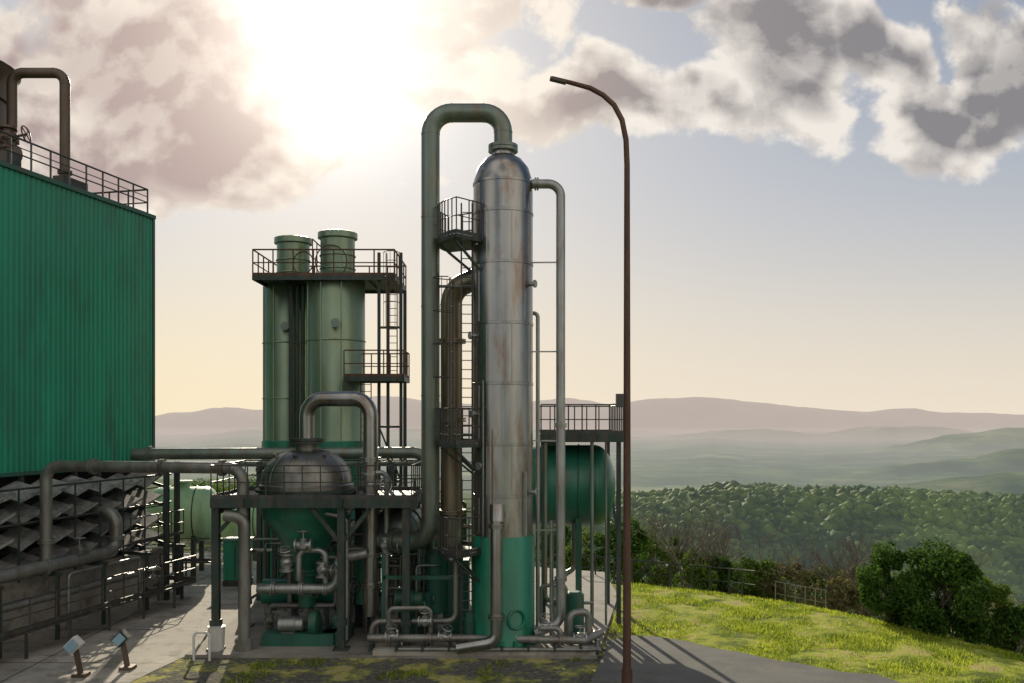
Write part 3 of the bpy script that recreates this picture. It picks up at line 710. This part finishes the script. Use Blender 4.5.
# ------------------------------------------------------------------ vegetation
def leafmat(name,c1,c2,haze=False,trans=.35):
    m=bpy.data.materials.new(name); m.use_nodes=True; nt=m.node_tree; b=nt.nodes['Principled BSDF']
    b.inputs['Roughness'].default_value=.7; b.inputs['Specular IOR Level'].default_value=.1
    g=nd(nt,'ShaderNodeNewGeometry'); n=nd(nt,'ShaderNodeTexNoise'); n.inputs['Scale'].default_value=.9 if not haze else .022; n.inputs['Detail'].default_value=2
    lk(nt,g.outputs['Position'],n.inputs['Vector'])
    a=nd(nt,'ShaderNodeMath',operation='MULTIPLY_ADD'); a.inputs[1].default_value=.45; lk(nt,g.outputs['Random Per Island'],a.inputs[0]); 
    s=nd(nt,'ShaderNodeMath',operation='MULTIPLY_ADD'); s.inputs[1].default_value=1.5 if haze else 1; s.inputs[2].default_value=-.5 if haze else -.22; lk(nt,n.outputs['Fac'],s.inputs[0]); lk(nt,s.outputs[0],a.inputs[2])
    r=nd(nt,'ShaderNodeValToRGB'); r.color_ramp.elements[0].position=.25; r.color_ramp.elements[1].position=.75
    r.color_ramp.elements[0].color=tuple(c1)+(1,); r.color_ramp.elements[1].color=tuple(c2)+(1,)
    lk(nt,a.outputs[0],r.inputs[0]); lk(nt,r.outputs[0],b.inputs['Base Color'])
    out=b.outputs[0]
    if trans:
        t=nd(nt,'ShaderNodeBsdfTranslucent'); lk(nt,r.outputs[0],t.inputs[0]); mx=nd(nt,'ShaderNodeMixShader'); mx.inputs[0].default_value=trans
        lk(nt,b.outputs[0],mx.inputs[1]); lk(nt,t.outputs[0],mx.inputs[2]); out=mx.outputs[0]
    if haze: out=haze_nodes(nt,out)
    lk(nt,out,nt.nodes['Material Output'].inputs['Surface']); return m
LEAF=leafmat('foliage',(.02,.055,.01),(.10,.19,.03),trans=.4)
LEAFY=leafmat('foliage_light',(.05,.10,.015),(.16,.23,.04),trans=.4)
LEAFB=leafmat('foliage_brown',(.08,.075,.035),(.19,.175,.075))
GRASS=leafmat('grass_blades',(.15,.22,.02),(.46,.52,.06),trans=.6)
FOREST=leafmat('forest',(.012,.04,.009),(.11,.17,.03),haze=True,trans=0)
BARK=pmat('bark',(.17,.145,.115),.9,0,.3,6,bump=0)
def quads(name,C,U,W,mat,grp):
    n=len(C); vs=np.empty((n,4,3)); vs[:,0]=C-U; vs[:,1]=C+W; vs[:,2]=C+U; vs[:,3]=C-W
    loc=np.array(grp.location) if grp else 0
    vs=(vs.reshape(-1,3)-loc)
    me=bpy.data.meshes.new(name); me.vertices.add(4*n); me.vertices.foreach_set('co',vs.ravel())
    me.loops.add(4*n); me.loops.foreach_set('vertex_index',np.arange(4*n,dtype=np.int32))
    me.polygons.add(n); me.polygons.foreach_set('loop_start',np.arange(0,4*n,4,dtype=np.int32)); me.polygons.foreach_set('loop_total',np.full(n,4,dtype=np.int32))
    me.update(calc_edges=True); me.validate(); me.materials.append(mat)
    o=bpy.data.objects.new(name,me); scene.collection.objects.link(o)
    if grp: o.parent=grp
    return o
def branchy(m,p,d,L,r,depth,rnd,spread=.5):
    q=p+d*L; mid=p.lerp(q,.5)+V((rnd.uniform(-1,1),rnd.uniform(-1,1),0))*L*.07
    m.sweep([p,mid,q],[r,r*.8,r*.62],5 if depth>1 else 3)
    if depth==0: return
    for k in range(rnd.choice([2,3,3])):
        a=rnd.uniform(0,6.28); nd_=(d+V((math.cos(a),math.sin(a),rnd.uniform(-.1,.5)))*spread).normalized()
        branchy(m,q if k else mid.lerp(q,.5),nd_,L*rnd.uniform(.6,.85),r*.62,depth-1,rnd,spread)
def bush(name,x,y,w,h,n,mat,leaf=.11,seed=0,z=None):
    rs=np.random.RandomState(seed); z=hgt(x,y) if z is None else z; g=group(name,(x,y,z)); rnd=random.Random(seed)
    m=M('branches',BARK,g)
    for k in range(4): branchy(m,V((x+rnd.uniform(-.25,.25)*w*.5,y+rnd.uniform(-.2,.2)*w*.5,z-.1)),V((rnd.uniform(-.6,.6),rnd.uniform(-.5,.5),1)).normalized(),h*.28,.03+.01*h,3,rnd,.6)
    m.build()
    nc=int(20+w*7); cl=[]
    for k in range(nc):
        a=rs.rand()*6.28; rr=rs.rand()**.5; hz=rs.rand()**.8
        env=math.sqrt(max(0.02,1-(abs(hz-.35)/.75)**2))
        cl.append((x+math.cos(a)*rr*w/2*env*.9,y+math.sin(a)*rr*w/2*env*.7,z+h*(.08+.88*hz),(.06+.11*rs.rand())*min(w,h*1.2)))
    cl=np.array(cl); idx=rs.randint(0,nc,n); c=cl[idx,:3]; r=cl[idx,3]
    d=rs.randn(n,3); d/=np.linalg.norm(d,axis=1)[:,None]; rad=r*(.4+.8*rs.rand(n)**.6)
    C=c+d*rad[:,None]*np.array([1,1,.85]); C[:,2]=np.maximum(C[:,2],z+.02)
    U=rs.randn(n,3); U/=np.linalg.norm(U,axis=1)[:,None]; W=np.cross(U,rs.randn(n,3)); W/=np.linalg.norm(W,axis=1)[:,None]
    s=leaf*(.6+.8*rs.rand(n))[:,None]; quads('leaves',C,U*s,W*s*.5,mat,g)
bush('green_bush',sx(935,34),34,4.2,3.3,16000,LEAF,.085,1)
bush('green_bush',sx(889,34.5),34.8,2.4,3.0,7000,LEAF,.085,2)
bush('green_bush',sx(985,33.5),33.8,2.2,3.0,6000,LEAFY,.085,3)
bush('green_bush',sx(1012,33.5),33.2,1.6,2.0,4000,LEAF,.085,4)
k=10
for a,D,w,h,mt_,n in((585,52,3.2,3.9,LEAFY,4000),(622,50,3.5,4.3,LEAF,5000),(655,53,4,4.6,LEAFY,5000),(690,56,3.5,4.6,LEAFY,4500),(560,56,4,4.5,LEAF,4000),
                   (720,50,3,3.3,LEAF,4000),(757,47,2.6,3.0,LEAFY,4500),(790,46,3.2,3.0,LEAFB,2000),(765,52,3,3.8,LEAFY,4000),(820,48,3.4,3.4,LEAFY,3000),(735,60,4,5.0,LEAFY,3500),
                   (842,44,2.5,2.6,LEAFB,1300),(860,50,4,4.4,LEAFY,4000),(900,47,3,4,LEAFY,2300),(1020,44,4,3.6,LEAFB,1500),(980,52,5,5.5,LEAFY,3000),(1050,36,3,3,LEAF,4000),(700,47,2,2.2,LEAFY,3000),
                   (230,58,4,3.5,LEAFY,2000),(200,60,5,3.5,LEAF,2000),(260,60,4,4,LEAF,2000),(640,62,5,6,LEAF,3500),(795,60,5,5,LEAF,3500)):
    bush('shrub',sx(a,D),D,w,h,n,mt_,.10,k); k+=1
for i,(a,D,top) in enumerate(((684,50,498),(668,53,510),(705,55,510),(853,46,534),(836,47,550),(938,46,536),(800,50,546),(770,52,540),(716,50,522),(868,47,544))):
    x=sx(a,D); z=hgt(x,D); H=sz(top,D)-z; g=group('bare_tree',(x,D,z)); m=M('trunk_and_branches',BARK,g); rnd=random.Random(i+40)
    for q in range(2): branchy(m,V((x+q*.3,D,z-.1)),V((rnd.uniform(-.2,.2),rnd.uniform(-.1,.1),1)).normalized(),H*.34,.09,5,rnd,.55)
    m.build()
def forest():
    bm=bmesh.new(); bmesh.ops.create_icosphere(bm,subdivisions=1,radius=1); bm.verts.ensure_lookup_table()
    bv=np.array([v.co[:] for v in bm.verts]); bf=np.array([[v.index for v in f.verts] for f in bm.faces]); bm.free()
    rs=np.random.RandomState(4); N=32000
    Y=rs.uniform(215,440,N); U=rs.uniform(.03,.68,N); X=Y*U; zz=height(X,Y)
    zz+=np.array([relief(X[i],Y[i]) for i in range(N)])
    cl=np.array([mn.noise(V((x*.02,y*.02,5)))+.5*mn.noise(V((x*.06,y*.06,9))) for x,y in zip(X,Y)]); keep=(cl>-.2)|(rs.rand(N)<.15); X,Y,zz,cl=X[keep],Y[keep],zz[keep],cl[keep]; N=len(X)
    r=(.45+2.2*rs.rand(N)**2.6)*(1+.5*np.clip(cl,-.5,.8)); 
    jit=1+.9*(rs.rand(N,len(bv))-.5)
    vs=bv[None]*jit[:,:,None]*r[:,None,None]*np.array([1.15,1.15,.95]); vs[:,:,0]+=X[:,None]; vs[:,:,1]+=Y[:,None]; vs[:,:,2]+=(zz+r*.35)[:,None]
    fs=(bf[None]+(np.arange(N)*len(bv))[:,None,None]).reshape(-1,3); nf=len(fs)
    me=bpy.data.meshes.new('distant_trees'); me.vertices.add(N*len(bv)); me.vertices.foreach_set('co',vs.ravel())
    me.loops.add(nf*3); me.loops.foreach_set('vertex_index',fs.ravel().astype(np.int32)); me.polygons.add(nf)
    me.polygons.foreach_set('loop_start',np.arange(0,nf*3,3,dtype=np.int32)); me.polygons.foreach_set('loop_total',np.full(nf,3,dtype=np.int32))
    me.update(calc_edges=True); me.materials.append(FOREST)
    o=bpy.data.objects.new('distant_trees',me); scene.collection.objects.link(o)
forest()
def grass():
    rs=np.random.RandomState(9); N=75000
    X=rs.uniform(3.5,20,N); Y=rs.uniform(26,45,N)
    d=np.maximum(.536*X+.844*Y-39.1,.894*X+.447*Y-28.2)
    offa=(X+Y*1.06>37.6)&(X>2.9+(Y-29)*.18)
    dens=np.array([mn.noise(V((x*.8,y*.8,2)))+.5*mn.noise(V((x*.3,y*.3,6))) for x,y in zip(X,Y)])
    k=(d<2.5)&offa&(dens>-.14+.4*(rs.rand(N)-.5)); X,Y=X[k],Y[k]; Z=height(X,Y)+.03
    X2=rs.uniform(-11,2.6,6000); Y2=rs.uniform(25.5,28.9,6000); dn=np.array([mn.noise(V((x*.7,y*.9,7))) for x,y in zip(X2,Y2)]); k=dn>.2
    X=np.r_[X,X2[k]];Y=np.r_[Y,Y2[k]];Z=np.r_[Z,np.zeros(k.sum())]
    n=len(X); C=np.c_[X,Y,Z+.04]; h=(.04+.11*rs.rand(n)**2); U=np.c_[rs.randn(n)*.03,rs.randn(n)*.03,h]
    a=rs.rand(n)*6.28; W=np.c_[np.cos(a),np.sin(a),np.zeros(n)]*(.012+.012*rs.rand(n))[:,None]
    quads('grass',C,U,W,GRASS,None)
grass()

# ------------------------------------------------------------------ sun, sky, camera
S=V((-.2022,1,.4333)).normalized()
sd=bpy.data.lights.new('sun','SUN'); sd.energy=5.0; sd.angle=math.radians(.5); sd.color=(1,.88,.68)
so=bpy.data.objects.new('sun',sd); so.rotation_euler=(-S).to_track_quat('-Z','Y').to_euler(); so.location=(0,0,60); scene.collection.objects.link(so)
w=bpy.data.worlds.new('World'); scene.world=w; w.use_nodes=True; nt=w.node_tree; bg=nt.nodes['Background']; bg.inputs['Strength'].default_value=.1
try: w.cycles.sampling_method='MANUAL'; w.cycles.sample_map_resolution=256
except Exception: pass
sky=nd(nt,'ShaderNodeTexSky'); sky.sky_type='NISHITA'; sky.sun_disc=False; sky.sun_elevation=math.asin(S.z); sky.sun_rotation=math.atan2(S.x,S.y)
sky.air_density=1.0; sky.dust_density=1.0; sky.ozone_density=1.0; sky.altitude=300
tc=nd(nt,'ShaderNodeTexCoord'); sp=nd(nt,'ShaderNodeSeparateXYZ'); lk(nt,tc.outputs['Generated'],sp.inputs[0])
def mt(op,a,b=None,c=None):
    n=nd(nt,'ShaderNodeMath',operation=op)
    for i,x in enumerate((a,b,c)):
        if x is None: continue
        if isinstance(x,(int,float)): n.inputs[i].default_value=x
        else: lk(nt,x,n.inputs[i])
    return n.outputs[0]
def mrs(v,a,b,lo=0,hi=1):
    n=nd(nt,'ShaderNodeMapRange',interpolation_type='SMOOTHSTEP')
    n.inputs[1].default_value=a;n.inputs[2].default_value=b;n.inputs[3].default_value=lo;n.inputs[4].default_value=hi
    lk(nt,v,n.inputs[0]); return n.outputs[0]
def mixc(f,a,b,typ='MIX'):
    n=nd(nt,'ShaderNodeMixRGB',blend_type=typ)
    for i,x in enumerate((f,a,b)):
        if isinstance(x,(int,float)): n.inputs[i].default_value=x
        elif isinstance(x,tuple): n.inputs[i].default_value=x+(1,)
        else: lk(nt,x,n.inputs[i])
    return n.outputs[0]
ys=mt('MAXIMUM',sp.outputs[1],.12); u=mt('DIVIDE',sp.outputs[0],ys); v=mt('DIVIDE',sp.outputs[2],ys)
cmb=nd(nt,'ShaderNodeCombineXYZ'); lk(nt,u,cmb.inputs[0]); lk(nt,mt('MULTIPLY',v,1.1),cmb.inputs[1])
def cn(off,scale,det=8,rg=.56,dist=0,vec=None,col=False):
    a=nd(nt,'ShaderNodeVectorMath',operation='ADD'); a.inputs[1].default_value=off; lk(nt,vec or cmb.outputs[0],a.inputs[0])
    n=nd(nt,'ShaderNodeTexNoise'); n.inputs['Scale'].default_value=scale; n.inputs['Detail'].default_value=det; n.inputs['Roughness'].default_value=rg; n.inputs['Distortion'].default_value=dist
    lk(nt,a.outputs[0],n.inputs['Vector']); return n.outputs['Color'] if col else n.outputs['Fac']
n1=cn((3.3,1.7,0),7.0,7,.6,.15)
n1s=cn((3.3-.008,1.7+.024,0),7.0,3,.6,.15)
n2=cn((9.3,4.7,2),4.2,3,.5)
wc=cn((5.1,8.2,4),3.4,3,.5,.15,None,True); ws=nd(nt,'ShaderNodeSeparateXYZ'); lk(nt,wc,ws.inputs[0])
uw=mt('ADD',u,mt('MULTIPLY',mt('SUBTRACT',ws.outputs[0],.5),.42)); vw=mt('ADD',v,mt('MULTIPLY',mt('SUBTRACT',ws.outputs[1],.5),.26))
B=None
for a,b,ra,rb,o in((110,55,225,135,.35),(235,130,170,85,.4),(50,160,150,60,.2),(430,70,100,60,0.0),(790,45,120,80,.35),(765,105,85,60,.3),(890,40,60,50,.2),(965,110,140,55,.4),(1050,50,80,80,.35),(590,10,110,26,.0),(600,105,110,34,.0),(-150,100,200,120,.2),(1200,90,150,90,.2)):
    du=mt('DIVIDE',mt('SUBTRACT',uw,(a-512)/F),ra/F); dw=mt('DIVIDE',mt('SUBTRACT',vw,(HZ-b)/F),rb/F)
    q=mt('SUBTRACT',1,mt('SQRT',mt('ADD',mt('MULTIPLY',du,du),mt('MULTIPLY',dw,dw))))
    q=mt('MULTIPLY',q,1+o)
    B=q if B is None else mt('MAXIMUM',B,q)
B=mt('MAXIMUM',B,-1.2)
dens=mt('ADD',B,mt('MULTIPLY',mt('SUBTRACT',n1,.5),2.6))
cover=mrs(dens,-.06,.26)
core=mrs(mt('ADD',mt('ADD',mt('MULTIPLY',B,.9),mt('MULTIPLY',mt('SUBTRACT',n2,.5),1.7)),mt('MULTIPLY',mt('SUBTRACT',n1,.5),1.0)),-.12,1.1)
rel=mt('MULTIPLY',mt('SUBTRACT',n1,n1s),5.0); rel=mt('MINIMUM',mt('MAXIMUM',rel,-.3),.3)
dp=nd(nt,'ShaderNodeVectorMath',operation='DOT_PRODUCT'); lk(nt,tc.outputs['Generated'],dp.inputs[0]); dp.inputs[1].default_value=S
dpp=mt('MAXIMUM',dp.outputs['Value'],0)
g1=mt('POWER',dpp,190.); g2=mt('POWER',dpp,24.)
def vm(op,a,b):
    n=nd(nt,'ShaderNodeVectorMath',operation=op)
    for i,x in enumerate((a,b)):
        if isinstance(x,tuple): n.inputs[i].default_value=x
        else: lk(nt,x,n.inputs[i])
    return n.outputs[0]
nk=vm('MULTIPLY',sky.outputs[0],(.82,.93,1.12))
sk=vm('DIVIDE',nk,vm('ADD',vm('MULTIPLY',nk,(.09,.09,.09)),(1,1,1)))
# aerosol haze toward the horizon (stronger on the sun side)
el=mt('MAXIMUM',v,0.0); hz=mt('EXPONENT',mt('MULTIPLY',el,-2.9)); front=mrs(sp.outputs[1],-.2,.5)
hcol=mixc(mrs(u,-.5,.35),(9.6,8.1,5.6),(8.8,7.7,6.3)); hcol=mixc(mrs(v,.05,.3),hcol,(7.5,7.1,6.9))
sk=mixc(mt('MULTIPLY',mt('MULTIPLY',hz,front),.95),sk,hcol)
cdark=mixc(mrs(u,-.1,.15),(3.5,2.7,2.8),(2.5,2.4,2.5)); cdark=mixc(g2,cdark,(4.4,3.3,3.1))
cedge=mixc(mrs(u,0,.2),(9.0,8.2,7.2),(8.9,8.3,7.6))
cfac=mt('MINIMUM',mt('MAXIMUM',mt('SUBTRACT',core,mt('MULTIPLY',rel,1.0)),0),1)
cc=mixc(cfac,cedge,cdark)
full=mixc(mt('MULTIPLY',mt('MULTIPLY',cover,mrs(sp.outputs[1],.15,.35)),.96),sk,cc)
# bright clouds added behind the camera, out of view, as fill light
nb=cn((1,2,3),2.6,2,.5,0,tc.outputs['Generated'])
full=mixc(mt('MULTIPLY',mrs(nb,.40,.50),mrs(sp.outputs[1],.1,-.25)),full,(10.5,9.8,8.8))
def scalecol(f,c):
    n=nd(nt,'ShaderNodeVectorMath',operation='SCALE'); n.inputs[0].default_value=c; lk(nt,f,n.inputs['Scale']); return n.outputs[0]
full=mixc(1.0,full,scalecol(g1,(10,9.4,8.2)),'ADD'); full=mixc(1.0,full,scalecol(g2,(1.9,1.55,1.05)),'ADD')
lk(nt,full,bg.inputs['Color'])
cam=bpy.data.cameras.new('camera'); co=bpy.data.objects.new('camera',cam); scene.collection.objects.link(co)
co.location=(0,0,EYE); co.rotation_euler=(math.radians(90),0,0); cam.sensor_width=36; cam.lens=F/1024*36; cam.shift_y=(HZ-341.5)/1024
cam.clip_start=.1; cam.clip_end=60000; scene.camera=co
scene.view_settings.view_transform='Standard'; scene.view_settings.look='None'; scene.view_settings.exposure=0
